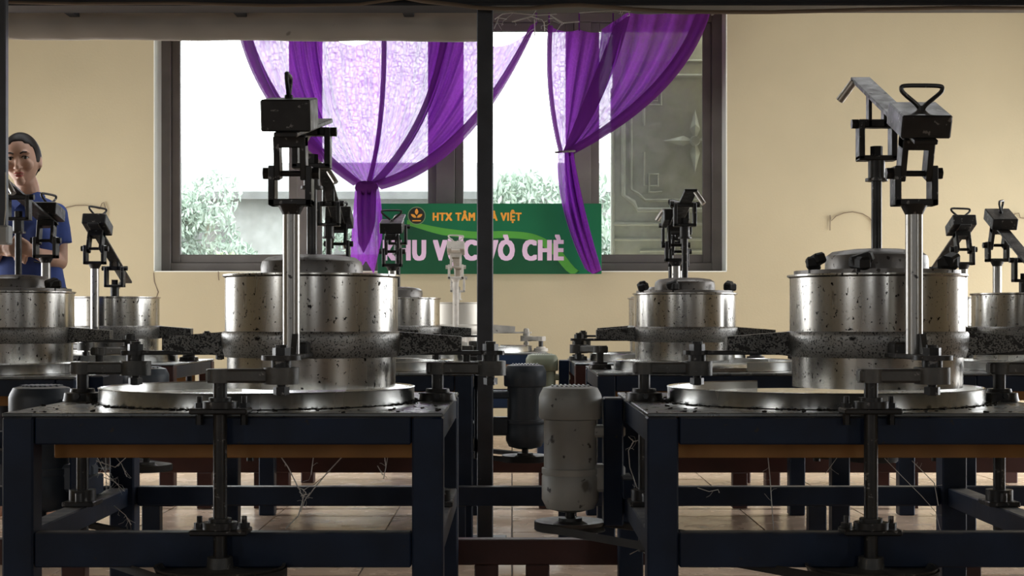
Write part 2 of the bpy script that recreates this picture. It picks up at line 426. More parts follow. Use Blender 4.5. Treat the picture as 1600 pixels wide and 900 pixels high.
for hz in (1.0, 2.2):
    MB().box((1.72 - so.x, (11.36 - SD) / 2, hz - .6), (.05, SD - 11.36 + .02, .06), bev=.003).build('hinge_arm', M_SHUT, sh, smooth=False)

# ------------------------------------------------------------------ yard outside
tag(MB().box((0, 36.5, -.45), (90, 50, .3)).build('yard_ground', M_GROUND, smooth=False), kind='structure')


def foliage(name, label, cat, c, rad, n, m, leaf=.10, trunk=None):
    t = empty(name, (c[0], c[1], -.3)); tag(t, label, cat, 'plants outside the window')
    b = MB(); rnd = random.Random(int(c[0] * 100) + n)
    lumps = [(Vector((rnd.uniform(-.95, .95) * rad[0], rnd.uniform(-.6, .6) * rad[1], rnd.uniform(-.8, .6) * rad[2])), rnd.uniform(.22, .45)) for _ in range(18)]
    for _ in range(n):
        l, q = rnd.choice(lumps)
        d = Vector((rnd.gauss(0, 1), rnd.gauss(0, 1), rnd.gauss(0, 1))).normalized() * rnd.uniform(.6, 1.0) * q
        p = l + Vector((d.x * rad[0], d.y * rad[1], d.z * rad[2])) + Vector((0, 0, c[2] + .3))
        R = Euler((rnd.uniform(0, 6), rnd.uniform(0, 6), rnd.uniform(0, 6))).to_matrix()
        s = leaf * rnd.uniform(.6, 1.3)
        b.add([p + R @ Vector(v) for v in ((-s, 0, 0), (0, -s * .35, .1 * s), (s, 0, 0), (0, s * .35, .1 * s))], [(0, 1, 2, 3)])
    f = b.build('foliage', m, t, smooth=False); f['kind'] = 'stuff'
    tr = MB(); h = c[2] + .3
    tr.tube([(0, 0, 0), (.03, .02, h * .5), (.0, .05, h)], [.05, .04, .02], 8)
    for k in range(4):
        a = k * 1.6; tr.tube([(.02, .02, h * .5), (math.cos(a) * rad[0] * .5, math.sin(a) * rad[1] * .5, h + rad[2] * .3)], [.025, .008], 6)
    tr.build('trunk', M_BARK, t)


foliage('shrub', 'pale leafy bush low outside the leftmost window pane', 'bush', (-3.5, 16.3, .85), (1.0, .7, .8), 12000, M_LEAF, .05)
foliage('shrub', 'leafy bush seen between the first and second window mullions', 'bush', (-1.45, 17.6, .8), (.6, .6, .8), 8000, M_LEAF, .05)
foliage('shrub', 'bushy hedge behind the green sign, right of the dark post', 'bush', (.30, 17, 1.55), (1.0, .8, 1.1), 12000, M_LEAF2, .05)
foliage('tree', 'small grey-green tree standing high in the leftmost window pane', 'tree', (-4.7, 21.5, 2.0), (1.0, .8, .95), 7000, M_LEAF2, .06)
foliage('tree', 'small tree standing in front of the pale house, beside the left mullion', 'tree', (-2.1, 23.4, 1.8), (1.0, .8, .8), 7000, M_LEAF2, .06)
hs = empty('outhouse', (-2.5, 27, -.3)); tag(hs, 'low pale house with a grey sheet roof beyond the yard', 'house')
MB().box((0, 0, 1.6), (14, 3, 3.2)).build('house_wall', M_HOUSE, hs, smooth=False)
MB().prism([(-2.0, 3.1), (2.0, 4.0), (2.0, 4.1), (-2.0, 3.22)], -7.3, 7.3, 'x').build('roof', M_ROOF, hs, smooth=False)
for xx in (-5, -2.6, 0, 2.4, 5):
    wd = MB().box((xx, -1.5, 2.2), (.9, .06, 1.0)).build('window', M_ROOF, hs, smooth=False)
MB().box((0, -1.54, 1.6), (14, .12, .14)).build('ledge', M_ROOF, hs, smooth=False)


# ------------------------------------------------------------------ curtains
def bez(a, b, c, t):
    return tuple((1 - t) ** 2 * a[i] + 2 * t * (1 - t) * b[i] + t * t * c[i] for i in range(2))


def cloth(name, m, parent, top, ctrl, bot, nu, nv, D0, amp, waves, ph=0.0, base=None, tail=0.0):
    b = MB(); vs = []
    for j in range(nv + 1):
        v = j / nv
        for i in range(nu + 1):
            u = i / nu
            x, y = bez(top(u), ctrl(u), bot(u), v)
            A = amp * (.35 + .65 * math.sin(math.pi * min(1, v * .9 + .1))) * (1 - .55 * v)
            D = D0 + A * math.sin(waves * 2 * math.pi * u + ph + .8 * math.sin(3 * v)) + .35 * A * math.sin(waves * 4.7 * math.pi * u + 1.3 * ph)
            vs.append(at(x, y, D) - base)
    k = nu + 1
    b.add(vs, [(j * k + i, j * k + i + 1, (j + 1) * k + i + 1, (j + 1) * k + i) for j in range(nv) for i in range(nu)])
    return b.build(name, m, parent, ang=3.2)


def lerp(a, b, t): return tuple(a[i] + (b[i] - a[i]) * t for i in range(2))


def piece(pts):
    def f(u):
        n = len(pts) - 1; k = min(int(u * n), n - 1); return lerp(pts[k], pts[k + 1], u * n - k)
    return f


def sagged(pts, sag):
    def f(u):
        n = len(pts) - 1; k = min(int(u * n), n - 1); t = u * n - k
        p = lerp(pts[k], pts[k + 1], t); return (p[0], p[1] + sag[k] * 4 * t * (1 - t))
    return f


CD = 10.88
base = at(575, 290, CD)
c1 = empty('curtain', base); tag(c1, 'sheer purple curtain swagged to a knot left of the dark post', 'curtain')
cloth('swag', M_SHEER, c1, sagged([(376, 52), (455, 50), (506, 46), (600, 46)], [4, 0, 25]), piece([(410, 190), (470, 200), (520, 200), (600, 200)]),
      piece([(556, 286), (566, 288), (574, 288), (582, 286)]), 120, 40, CD, .055, 9, 0, base)
cloth('swag', M_SHEER, c1, sagged([(600, 46), (675, 48), (730, 52), (838, 36)], [6, 2, 28]), piece([(600, 190), (660, 200), (690, 220), (738, 256)]),
      piece([(574, 284), (580, 286), (586, 288), (596, 290)]), 120, 40, CD - .03, .055, 9, 1.1, base)
cloth('hem', M_SHEERD, c1, piece([(372, 50), (392, 50)]), piece([(406, 192), (428, 180)]), piece([(552, 290), (566, 284)]), 8, 30, CD - .05, .012, 1.5, 0, base)
cloth('hem', M_SHEERD, c1, piece([(828, 40), (840, 34)]), piece([(728, 244), (742, 262)]), piece([(582, 284), (596, 296)]), 8, 30, CD - .09, .012, 1.5, 2, base)
cloth('hem', M_SHEERD, c1, piece([(596, 46), (604, 46)]), piece([(598, 200), (606, 200)]), piece([(572, 286), (578, 290)]), 5, 30, CD - .07, .01, 1, 2, base)
cloth('hem', M_SHEERD, c1, piece([(690, 50), (702, 50)]), piece([(672, 190), (684, 196)]), piece([(580, 284), (590, 290)]), 5, 30, CD - .07, .01, 1, 2, base)
cloth('tail', M_SHEER, c1, piece([(556, 286), (590, 286)]), piece([(550, 340), (600, 330)]), piece([(548, 402), (562, 420), (572, 408), (584, 428), (597, 372)]), 50, 24, CD - .13, .03, 4, .5, base)
cloth('tail', M_SHEERD, c1, piece([(558, 286), (588, 286)]), piece([(556, 330), (588, 330)]), piece([(560, 380), (568, 396), (578, 376), (586, 350)]), 40, 20, CD - .17, .02, 3, 1.5, base)
kn = MB()
kn.tube([at(556 + 34 * t, 290 + 4 * math.sin(3.1 * t), CD - .14) - base for t in [i / 10 for i in range(11)]], [.02, .035, .045, .05, .052, .05, .052, .05, .045, .03, .015], 10)
kn.build('knot', M_SHEERD, c1)

base = at(882, 238, CD)
c2 = empty('curtain', base); tag(c2, 'sheer purple curtain tied back to the right of the dark post', 'curtain')
cloth('drape', M_SHEER, c2, sagged([(858, 40), (905, 46), (958, 44)], [6, 6]), piece([(850, 140), (890, 150), (930, 160)]), piece([(874, 236), (882, 238), (888, 240)]), 60, 36, CD, .035, 4, .4, base)
cloth('drape', M_SHEER, c2, sagged([(940, 46), (980, 20), (1040, 21), (1106, 20)], [0, 2, 2]), piece([(930, 160), (960, 165), (1010, 160), (1066, 150)]), piece([(880, 236), (884, 238), (888, 240), (892, 242)]), 80, 36, CD - .04, .045, 5, 1.2, base)
cloth('hem', M_SHEERD, c2, piece([(1088, 20), (1110, 20)]), piece([(1046, 144), (1070, 154)]), piece([(880, 236), (890, 244)]), 8, 30, CD - .10, .012, 1.5, 1, base)
cloth('hem', M_SHEERD, c2, piece([(856, 40), (864, 40)]), piece([(848, 140), (856, 140)]), piece([(872, 236), (880, 238)]), 5, 30, CD - .05, .01, 1, 1, base)
cloth('hem', M_SHEERD, c2, piece([(960, 40), (985, 22)]), piece([(915, 150), (950, 165)]), piece([(880, 236), (886, 240)]), 5, 30, CD - .08, .01, 1, 1, base)
cloth('tail', M_SHEER, c2, piece([(872, 238), (896, 238)]), piece([(866, 320), (906, 310)]), piece([(914, 420), (926, 428), (940, 422)]), 40, 30, CD - .10, .035, 3, 0, base)
cloth('tail', M_SHEERD, c2, piece([(882, 238), (896, 238)]), piece([(880, 330), (908, 310)]), piece([(918, 424), (930, 428), (938, 424)]), 30, 30, CD - .06, .02, 2.5, 1, base)
MB().tube([at(868 + 30 * t, 238 - 2 * t, CD - .10 + .05 * math.sin(6.28 * t)) - base for t in [i / 10 for i in range(11)]], .008, 6).build('tie_cord', M_FRAME, c2)
ra, rb = at(362, 19, CD), at(1116, 17, CD)
rail = empty('curtain_rail', ra); tag(rail, 'thin dark rail above the window that carries the purple curtains', 'curtain rail')
MB().cyl((0, 0, 0), rb - ra, .011, n=10).build('rod', M_FRAME, rail)
for k in (0.0, .5, 1.0):
    q = (rb - ra) * k
    MB().box(q + Vector((0, (WALLD - CD) / 2, 0)), (.02, WALLD - CD, .02), bev=.003).build('bracket', M_FRAME, rail, smooth=False)
for c, b0, spots_ in ((c1, at(575, 290, CD), ((377, 52), (455, 50), (506, 46), (600, 46), (675, 48), (730, 52), (838, 36))), (c2, at(882, 238, CD), ((858, 40), (905, 46), (958, 44), (980, 21), (1040, 21), (1105, 20)))):
    for a, b_ in spots_: MB().tube([at(a, b_ + 2, CD) - b0, at(a, 18, CD) - b0], .005, 6).build('hanging_string', M_SHEERD, c)

# ------------------------------------------------------------------ green sign
GD = 10.93
sg0 = at(765, 428, GD)
sign = empty('sign_board', sg0); tag(sign, 'green sign board with orange and pink lettering standing on the window sill', 'sign')
gx = lambda px: (px - 765) * GD / F
gz = lambda py: (428 - py) * GD / F
MB().box(((gx(590) + gx(940)) / 2, .01, gz(318) / 2), (gx(940) - gx(590), .02, gz(318)), bev=.002).build('panel', M_SIGN, sign, smooth=False)


def ribbon(name, m, lo, hi, y, x0, x1, n=40):
    b = MB(); vs = []
    for i in range(n + 1):
        x = x0 + (x1 - x0) * i / n
        vs += [(gx(x), y, gz(hi(x))), (gx(x), y, gz(lo(x)))]
    b.add(vs, [(2 * i, 2 * i + 1, 2 * i + 3, 2 * i + 2) for i in range(n)]); return b.build(name, m, sign, smooth=False)


def catm(pts):
    def f(x):
        for i in range(len(pts) - 1):
            if x <= pts[i + 1][0] or i == len(pts) - 2:
                t = (x - pts[i][0]) / (pts[i + 1][0] - pts[i][0])
                p0 = pts[max(i - 1, 0)][1]; p1 = pts[i][1]; p2 = pts[i + 1][1]; p3 = pts[min(i + 2, len(pts) - 1)][1]
                return .5 * (2 * p1 + (p2 - p0) * t + (2 * p0 - 5 * p1 + 4 * p2 - p3) * t * t + (3 * p1 - p0 - 3 * p2 + p3) * t ** 3)
    return f


up = catm([(590, 330), (645, 346), (690, 356), (745, 362), (790, 361), (835, 366), (870, 385), (905, 424)])
dn = catm([(590, 340), (645, 354), (690, 367), (745, 373), (790, 372), (830, 376), (860, 394), (890, 427)])
ribbon('lower_field', M_SIGNDK, lambda x: 427.5, lambda x: min(427, dn(x)), -.0008, 591, 889)
ribbon('swoosh', M_SWOOSH, lambda x: min(427.5, dn(x)), lambda x: min(427, up(x)), -.0012, 636, 905)


def text(body, name, m, x0, x1, ybase, cap_px, bold, y):
    """lettering printed on the sign; heavy strokes come from shifted layers of the same outline (bold, in pixels)"""
    cu = bpy.data.curves.new(name, 'FONT'); cu.body = body; cu.size = 1.0; cu.fill_mode = 'FRONT'
    cu.resolution_u = 3; cu.space_character = 1.16
    o = bpy.data.objects.new('tmp', cu); COL.objects.link(o)
    bpy.context.view_layer.update()
    me = bpy.data.meshes.new_from_object(o.evaluated_get(bpy.context.evaluated_depsgraph_get()))
    bpy.data.objects.remove(o)
    xs = [v.co.x for v in me.vertices]; a, b = min(xs), max(xs)
    px = GD / F; bx, bz_ = bold
    sx = (gx(x1) - gx(x0) - 2 * bx * px) / (b - a); sz = (cap_px - 2 * bz_) * px / .727
    fs = [tuple(p.vertices) for p in me.polygons]; mb = MB(); k = 0
    for ox in (-1, -.5, 0, .5, 1):
        for oz in (-1, 0, 1):
            mb.add([(gx(x0) + (bx + ox * bx) * px + (v.co.x - a) * sx, y - k * 1e-5, gz(ybase) + (bz_ + oz * bz_) * px + v.co.y * sz) for v in me.vertices], fs); k += 1
    ob = mb.build(name, m, sign, smooth=False)
    return ob


text('HTX TÂM TRÀ VIỆT', 'name_lettering', M_GOLD, 676, 815, 345, 13.5, (.8, .5), -.0022)
text('KHU VỰC VÒ CHÈ', 'title_lettering', M_PINK, 598, 881, 407, 34, (2.2, 1.2), -.0022)
lx, lz = gx(651), gz(337)
MB().cyl((lx, -.0006, lz), (lx, -.0016, lz), .064, n=40).build('logo_rim', M_LOGOR, sign, smooth=False)
MB().cyl((lx, -.001, lz), (lx, -.0022, lz), .058, n=40).build('logo_disc', M_LOGO, sign, smooth=False)


def leafshape(cx, cz, ang, ln, wd):
    ps = []
    for i in range(13):
        t = i / 12; ps.append((t * ln, wd * math.sin(math.pi * t) ** .8))
    for i in range(11, 0, -1):
        t = i / 12; ps.append((t * ln, -wd * math.sin(math.pi * t) ** .8))
    ca, sa = math.cos(ang), math.sin(ang)
    return [(cx + a * ca - b * sa, -.0028, cz + a * sa + b * ca) for a, b in ps]


b = MB()
for ang, ln, wd, dx, dz in ((math.radians(90), .044, .012, 0, .006), (math.radians(32), .046, .010, .002, -.014), (math.radians(148), .046, .010, -.002, -.014)):
    p = leafshape(lx + dx, lz + dz, ang, ln, wd); b.add(p, [tuple(range(len(p)))])
b.build('logo_leaves', M_GOLD, sign, smooth=False)
b = MB(); b.box((lx, -.0026, lz - .036), (.062, .0004, .008)); b.build('logo_caption', M_GOLD, sign, smooth=False)

# ------------------------------------------------------------------ post, overhead beam, duct, pendant
PD = 5.77
px0, px1 = at(745.5, 0, PD).x, at(770.5, 0, PD).x
pc = (px0 + px1) / 2
post = empty('steel_post', (pc, PD, 0)); tag(post, 'dark square steel post rising in front of the green sign', 'post')
MB().box((0, 0, 1.03), (px1 - px0, px1 - px0, 2.05), bev=.003).build('shaft', M_POST, post, smooth=False)
MB().box((0, 0, .006), (.16, .16, .012), bev=.002).build('base_plate', M_POST, post, smooth=False)
bz = at(0, 17, 5.8).z
bm_ = empty('overhead_beam', (0, PD, bz)); tag(bm_, 'black overhead steel beam crossing the top of the picture', 'beam')
MB().box((0, 0, .11), (5.6, .10, .20), bev=.004).build('web', M_BEAM, bm_, smooth=False)
MB().box((0, 0, .006), (5.6, .14, .012), bev=.002).build('flange', M_BEAM, bm_, smooth=False)
pts = [(620, -6), (660, 2), (700, 6), (745, 12), (790, 14), (830, 13), (870, 9), (905, 8), (950, 11), (1000, 15), (1060, 18), (1120, 19), (1200, 19), (1290, 17), (1360, 15), (1500, 12), (1620, 13)]
cb = MB().tube([at(a, b_, 5.68) for a, b_ in pts], .0075, 8).build('sagging_cable', M_CABLE)
tag(cb, 'brown cable sagging along the underside of the black beam', 'cable')
cb = MB().tube([at(a, b_, 5.7) for a, b_ in ((-20, 3), (120, 6), (280, 5), (430, 9), (560, 7), (640, -4))], .006, 8).build('sagging_cable', M_CABLE)
tag(cb, 'thin cable running over the left end of the sheet duct', 'cable')
# sheet duct
DD = 5.98
du = empty('sheet_duct', at(380, 65, DD)); tag(du, 'grey-beige riveted sheet duct hanging under the beam, left of the post', 'duct')
do = du.location
prof = [(0.0, 68), (.10, 66), (.14, 50), (.10, 36), (.07, 18), (0.2, 14), (.24, 60)]
b = MB(); vs = []; ns = 40
for i in range(ns + 1):
    px = 14 + (747 - 14) * i / ns
    dy = 3.0 * math.sin(i * .55) * .25 + (px - 14) / 733 * 3
    for k, (d, py) in enumerate([(-.004, 58), (.004, 61), (.02, 60.5), (.25, 44), (.25, 14), (.10, 9), (-.020, 14), (-.006, 31), (-.014, 36)]):
        wob = .004 * math.sin(i * 1.7 + k * 2.1)
        p = at(px, py + dy * (1.8 if py < 30 else 1), DD); p.y += d + wob; vs.append(p - do)
K = 9
b.add(vs, [(i * K + k, i * K + (k + 1) % K, (i + 1) * K + (k + 1) % K, (i + 1) * K + k) for i in range(ns) for k in range(K)] + [tuple(range(K)), tuple(range(ns * K + K - 1, ns * K - 1, -1))])
b.build('duct_skin', M_CANVAS, du, ang=1.2)
for px in (120, 380, 640):
    q = at(px, 14, 6.0) - do
    MB().box((q.x, PD + .05 + .10 - do.y, bz + .02 - do.z), (.04, .26, .02), bev=.002).build('hanger', M_BEAM, du, smooth=False)
riv = MB().lathe([(0, .006), (.004, .004), (.007, 0)], 8).mesh('rivet', M_IRON)
for i in range(21):
    px = 42 + i * 34.3
    p = at(px, 32.5 + (px - 14) / 733 * 5, DD)
    r = bpy.data.objects.new('rivet', riv); COL.objects.link(r); r.parent = du; r.location = p - do + Vector((0, .003, 0)); r.rotation_euler = (math.pi / 2, 0, 0)
# pendant conduit with switch box at the left edge
LD = 5.35
p0 = at(4, 0, LD)
pn = empty('pendant_conduit', (p0.x, LD, at(0, 382, LD).z)); tag(pn, 'black hanging conduit with a grey switch box at the left edge', 'conduit')
hh = bz + .2 - pn.location.z
MB().box((0, 0, hh / 2 + .03), (.032, .032, hh - .06), bev=.003).build('conduit', M_POST, pn, smooth=False)
MB().box((.0, -.01, .032), (.062, .05, .066), bev=.005).build('switch_box', M_BOX, pn, smooth=False)
MB().box((.0, -.036, .032), (.05, .004, .054), bev=.001).build('box_cover', M_BOX, pn, smooth=False)
MB().tube([(.012, -.02, .06), (.018, -.022, .12), (.017, -.02, .25)], .002, 6).build('lead', M_BRIGHT, pn)
MB().box((p0.x, 5.58, bz + .22), (.05, .5, .04), bev=.003).build('conduit_bracket', M_POST, None, smooth=False)
br = bpy.data.objects['conduit_bracket']; br.parent = pn; br.location = -pn.location


# ------------------------------------------------------------------ tea rolling machine
TOPZ = .634
CR = .49                    # front crank distance


def rounded_rod(pts, r, closed=True, sub=4):
    """smooth closed rod through the points"""
    n = len(pts); out = []
    for i in range(n):
        p0, p1, p2, p3 = (Vector(pts[(i + k) % n]) for k in (-1, 0, 1, 2))
        for s in range(sub):
            t = s / sub
            out.append(.5 * ((2 * p1) + (p2 - p0) * t + (2 * p0 - 5 * p1 + 4 * p2 - p3) * t * t + (3 * p1 - p0 - 3 * p2 + p3) * t ** 3))
    return MB().tube(out, r, 8, True)


def machine(label, X0, Y0, rz=0.0, disp=(.128, 0), tilt=20, lidz=.94, loop=0.0, yokez=1.205, box_h=.05, knobs=(), motor=None, mdx=-.60, hazed=False, maroon=False,
            motor_mat=None, orange=True, pole_dx=0.0, detail=True, pan_gap=True, pulley=True):
    t = empty('tea_rolling_machine', (X0, Y0, 0), rz)
    tag(t, label, 'tea roller', 'tea rolling machines')
    steel, iron, rod = (M_HAZESTEEL, M_HAZEIRON, M_HAZEIRON) if hazed else (M_STEEL, M_IRON, M_ROD)
    cast = M_HAZEIRON if hazed else M_CAST
    H = .465
    leg_m = M_MAROON if maroon else M_BLUE
    # frame
    MB().box((0, 0, TOPZ - .004), (.93, .93, .008), bev=.002).build('table_top', M_TOP, t, smooth=False)
    for sx in (-1, 1):
        for sy in (-1, 1):
            MB().box((sx * (H - .033), sy * (H - .033), (TOPZ - .009) / 2), (.066, .066, TOPZ - .009), bev=.004).build('leg', leg_m, t, smooth=False)
    for sy in (-1, 1):
        MB().box((0, sy * (H - .022), TOPZ - .009 - .029), (.794, .036, .058), bev=.003).build('top_rail', M_BLUE, t, smooth=False)
        hgt = .074 if sy < 0 else .05
        MB().box((0, sy * (H - .022), .382 - hgt / 2), (.794, .04, hgt), bev=.003).build('lower_rail', M_BLUE, t, smooth=False)
    for sx in (-1, 1):
        MB().box((sx * (H - .022), 0, TOPZ - .009 - .029), (.036, .794, .058), bev=.003).build('top_rail', M_BLUE, t, smooth=False)
        MB().box((sx * (H - .027), 0, .357), (.05, .794, .05), bev=.003).build('lower_rail', M_BLUE, t, smooth=False)
    MB().box((0, -.30, .572), (.80, .025, .092), bev=.002).build('discharge_board', M_ORANGE, t, smooth=False)
    MB().box((0, .30, .572), (.80, .025, .092), bev=.002).build('discharge_board', M_ORANGE, t, smooth=False)
    # pan
    MB().lathe([(0, .642), (.30, .646), (.366, .650), (.372, .636), (0, .635)], 64).build('rolling_pan', M_PAN, t)
    a0, a1 = (math.radians(106), math.radians(106 + 316)) if pan_gap else (0, 2 * math.pi)
    MB().lathe([(.3715, .636), (.374, .636), (.374, .667), (.3755, .670), (.372, .671), (.370, .668), (.3705, .636)], 72, (0, 0), a0, a1).build('pan_rim', M_PAN, t)
    # barrel assembly, displaced by the cranks
    dx, dy = disp
    br_ = MB().lathe([(.194, .672), (.2005, .670), (.2015, .744), (.206, .797), (.206, .930), (.2125, .934), (.2125, .938), (.203, .939), (.199, .930), (.199, .80), (.194, .744), (.194, .672)], 72, (dx, dy)).build('barrel', steel, t)
    MB().lathe([(.2065, .742), (.2125, .758), (.2145, .785), (.2145, .797), (.2105, .803), (.2055, .803), (.2045, .742), (.2065, .742)], 72, (dx, dy)).build('barrel_band', M_HAZESTEEL if hazed else M_BAND, t)
    if knobs:
        for ka in knobs:
            a = math.radians(ka); q = Vector((dx + .185 * math.cos(a), dy + .185 * math.sin(a), .94))
            b = MB()
            rnd = random.Random(int(ka) + 3)
            b.cyl(q, q + Vector((0, 0, .014)), .012, n=10)
            b.box(q + Vector((0, 0, .022)), (.055 * rnd.uniform(.7, 1.1), .03, .03), Euler((rnd.uniform(-.2, .2), rnd.uniform(-.2, .2), a + .8)).to_matrix(), bev=.006)
            b.box(q + Vector((.006, 0, .03)), (.03, .05 * rnd.uniform(.7, 1.1), .026), Euler((.3, .2, a)).to_matrix(), bev=.005)
            b.build('clamp_knob', M_KNOB, t)
    # lid
    lid = MB().lathe([(0, lidz + .058), (.06, lidz + .056), (.105, lidz + .050), (.119, lidz + .040), (.122, lidz + .028), (.122, lidz + .006), (.196, lidz + .004), (.196, lidz - .012), (0, lidz - .012)], 64, (dx, dy)).build('lid', M_HAZESTEEL if hazed else M_LID, t)
    # side arms
    for sx in (-1, 1):
        ex = dx + sx * .36; ix = dx + sx * .205; y = dy + .02
        b = MB()
        P = []
        for x_, zt, zb, hw in ((ix, .802, .743, .032), (ex, .790, .757, .026)):
            P += [(x_, y - hw, zb), (x_, y + hw, zb), (x_, y + hw, zt), (x_, y - hw, zt)]
        b.add(P, [(0, 1, 2, 3), (7, 6, 5, 4), (0, 4, 5, 1), (1, 5, 6, 2), (2, 6, 7, 3), (3, 7, 4, 0)])
        arm = b.build('bracket_arm', M_HAZEIRON if hazed else M_ARM, t, smooth=False)
        b = MB().box((dx + sx * .335, y, .751), (.25, .05, .010), bev=.002); b.cyl((dx + sx * .43, y, .746), (dx + sx * .43, y, .756), .034, n=20)
        b.build('pin_plate', iron, arm)
    # front arm plate + press pole
    b = MB().box((dx, dy - .335, .751), (.062, .30, .010), bev=.002); b.cyl((dx, dy - CR, .746), (dx, dy - CR, .756), .042, n=20)
    b.box((dx, dy - .24, .765), (.05, .08, .03), bev=.004)
    b.build('front_plate', iron, t)
    pxx, pyy = dx + pole_dx, dy - .345
    PZ = 1.15
    pole = MB().cyl((pxx, pyy, .756), (pxx, pyy, PZ - .068), .0185, n=24).build('press_pole', rod, t)
    b = MB().prism([(pyy - .055, .757), (pyy - .018, .757), (pyy - .018, .80), (pyy - .03, .80)], pxx - .006 + .012, pxx + .006 + .012, 'x'); b.build('gusset', cast, pole, smooth=False)
    # pole yoke (U open at the top)
    b = MB(); W = .047
    b.box((pxx, pyy, PZ - .064), (2 * W, .05, .014), bev=.002)
    for sx in (-1, 1): b.box((pxx + sx * (W - .007), pyy, PZ - .028), (.014, .05, .086), bev=.002)
    b.cyl((pxx, pyy, PZ - .09), (pxx, pyy, PZ - .068), .019, .03, n=16)
    yk = b.build('pole_yoke', iron, t)
    b = MB().cyl((pxx - W - .012, pyy, PZ), (pxx + W + .012, pyy, PZ), .0065, n=12)
    for sx in (-1, 1): b.cyl((pxx + sx * (W + .0), pyy, PZ), (pxx + sx * (W + .014), pyy, PZ), .0135, n=6)
    b.build('pivot_bolt', iron, yk, ang=.4)
    # lever frame: u back along the lever, v up
    ta = math.radians(tilt)
    T = Matrix.Translation((pxx, pyy, PZ)) @ Matrix.Rotation(ta, 4, 'X')
    b = MB()
    for sx in (-1, 1): b.box((sx * .0285, 0, .034), (.013, .045, .094), bev=.002)
    b.box((0, 0, .070), (.070, .046, .026), bev=.003)
    lev = b.xform(T).build('lever_yoke', iron, t)
    lv = MB().box((0, .255, .088), (.05, .66, .011), bev=.002); lv = lv.xform(T).build('lever', iron, t, smooth=False)
    MB().cyl((-.02, .565, .086), (-.05, .575, .035), .0105, n=14).xform(T).build('lever_handle', M_BRIGHT, lv)
    bx_ = MB().box((0, 0, .094 + box_h / 2), (.106, .135, box_h), bev=.003).xform(T).build('weight_box', iron, t, smooth=False)
    lp = [(.0, 0, .0), (.012, 0, .012), (.040, 0, .034), (.046, 0, .044), (.040, 0, .050), (0, 0, .051), (-.040, 0, .050), (-.046, 0, .044), (-.040, 0, .034), (-.012, 0, .012)]
    Lm = T @ Matrix.Translation((0, -.01, .094 + box_h)) @ Matrix.Rotation(-ta * .7, 4, 'X') @ Matrix.Rotation(loop, 4, 'Z')
    lo_ = rounded_rod(lp, .0048).xform(Lm); lo_.cyl(Lm @ Vector((0, 0, -.004)), Lm @ Vector((0, 0, .008)), .009, n=10)
    lo_.build('loop_handle', iron, bx_)
    # lid pole and yoke
    zy = yokez + (lidz - .94)
    lpz = MB().cyl((dx, dy, lidz + .056), (dx, dy, zy), .0125, n=18); lpz = lpz.build('lid_pole', iron, t)
    b = MB().cyl((dx, dy, zy - .045), (dx, dy, zy), .020, n=18); b.cyl((dx, dy, zy - .05), (dx, dy, zy - .043), .027, n=18); b.build('collar', iron, lpz)
    b = MB(); Wl = .046
    b.box((dx, dy, zy + .005), (2 * Wl, .044, .012), bev=.002)
    for sx in (-1, 1): b.box((dx + sx * (Wl - .007), dy, zy + .048), (.014, .044, .094), bev=.002)
    b.box((dx, dy, zy + .088), (2 * Wl, .03, .02), bev=.003)
    ly = b.build('lid_yoke', iron, t)
    MB().cyl((dx, dy, zy + .01), (dx, dy, zy + .034), .015, n=6).build('bolt', iron, ly, ang=.4)
    for sx in (-1, 1): MB().cyl((dx + sx * (Wl - .002), dy, zy + .088), (dx + sx * (Wl + .014), dy, zy + .088), .012, n=6).build('bolt', iron, ly, ang=.4)
    zlev = PZ + (.345) * math.tan(ta) + .08 / math.cos(ta)
    if zlev - (zy + .09) > .004:
        b = MB()
        for sx in (-1, 1): b.box((dx + sx * .018, dy, (zlev + zy + .09) / 2), (.008, .03, zlev - zy - .07), bev=.001)
        b.build('link_plate', iron, ly, smooth=False)
    # cranks
    for (cx, cy, fr) in ((0, -CR, True), (-.43, .02, False), (.43, .02, False)):
        sh_ = MB().cyl((cx, cy, .27), (cx, cy, .715), .0145, n=18).build('crank_shaft', M_IRON if not fr else iron, t)
        ax, ay = cx + dx, cy + dy
        d = Vector((dx, dy, 0)); ln = d.length; ang = math.atan2(dy, dx)
        b = MB()
        R = Matrix.Rotation(ang, 3, 'Z')
        b.box((cx + dx / 2 - d.x / ln * .012, cy + dy / 2 - d.y / ln * .012, .7135), (ln + .03, .044, .029), R, bev=.005)
        b.cyl((ax, ay, .696), (ax, ay, .731), .037, n=28); b.cyl((cx, cy, .699), (cx, cy, .728), .028, n=24)
        b.build('crank_arm', cast, sh_, ang=.5)
        b = MB().cyl((ax, ay, .672), (ax, ay, .775), .010, n=14); b.cyl((ax, ay, .674), (ax, ay, .690), .017, n=6); b.cyl((ax, ay, .731), (ax, ay, .746), .021, n=20)
        b.cyl((ax, ay, .756), (ax, ay, .772), .019, n=6); b.cyl((ax, ay, .772), (ax, ay, .778), .013, n=12)
        b.build('crank_pin', iron, sh_, ang=.4)
        if fr:
            for z in (TOPZ, .382):
                b = MB().box((cx, cy + .008, z + .006), (.12, .075, .012), bev=.003)
                b.cyl((cx, cy, z + .012), (cx, cy, z + .026), .036, n=24); b.cyl((cx, cy, z + .026), (cx, cy, z + .034), .024, n=20)
                for sx in (-1, 1):
                    b.cyl((cx + sx * .047, cy + .02, z + .012), (cx + sx * .047, cy + .02, z + .022), .012, n=6); b.cyl((cx + sx * .047, cy + .02, z + .022), (cx + sx * .047, cy + .02, z + .036), .006, n=8)
                    if z == TOPZ: b.cyl((cx + sx * .047, cy + .018, z - .024), (cx + sx * .047, cy + .018, z), .008, n=6)
                b.build('bearing', iron, sh_, ang=.4)
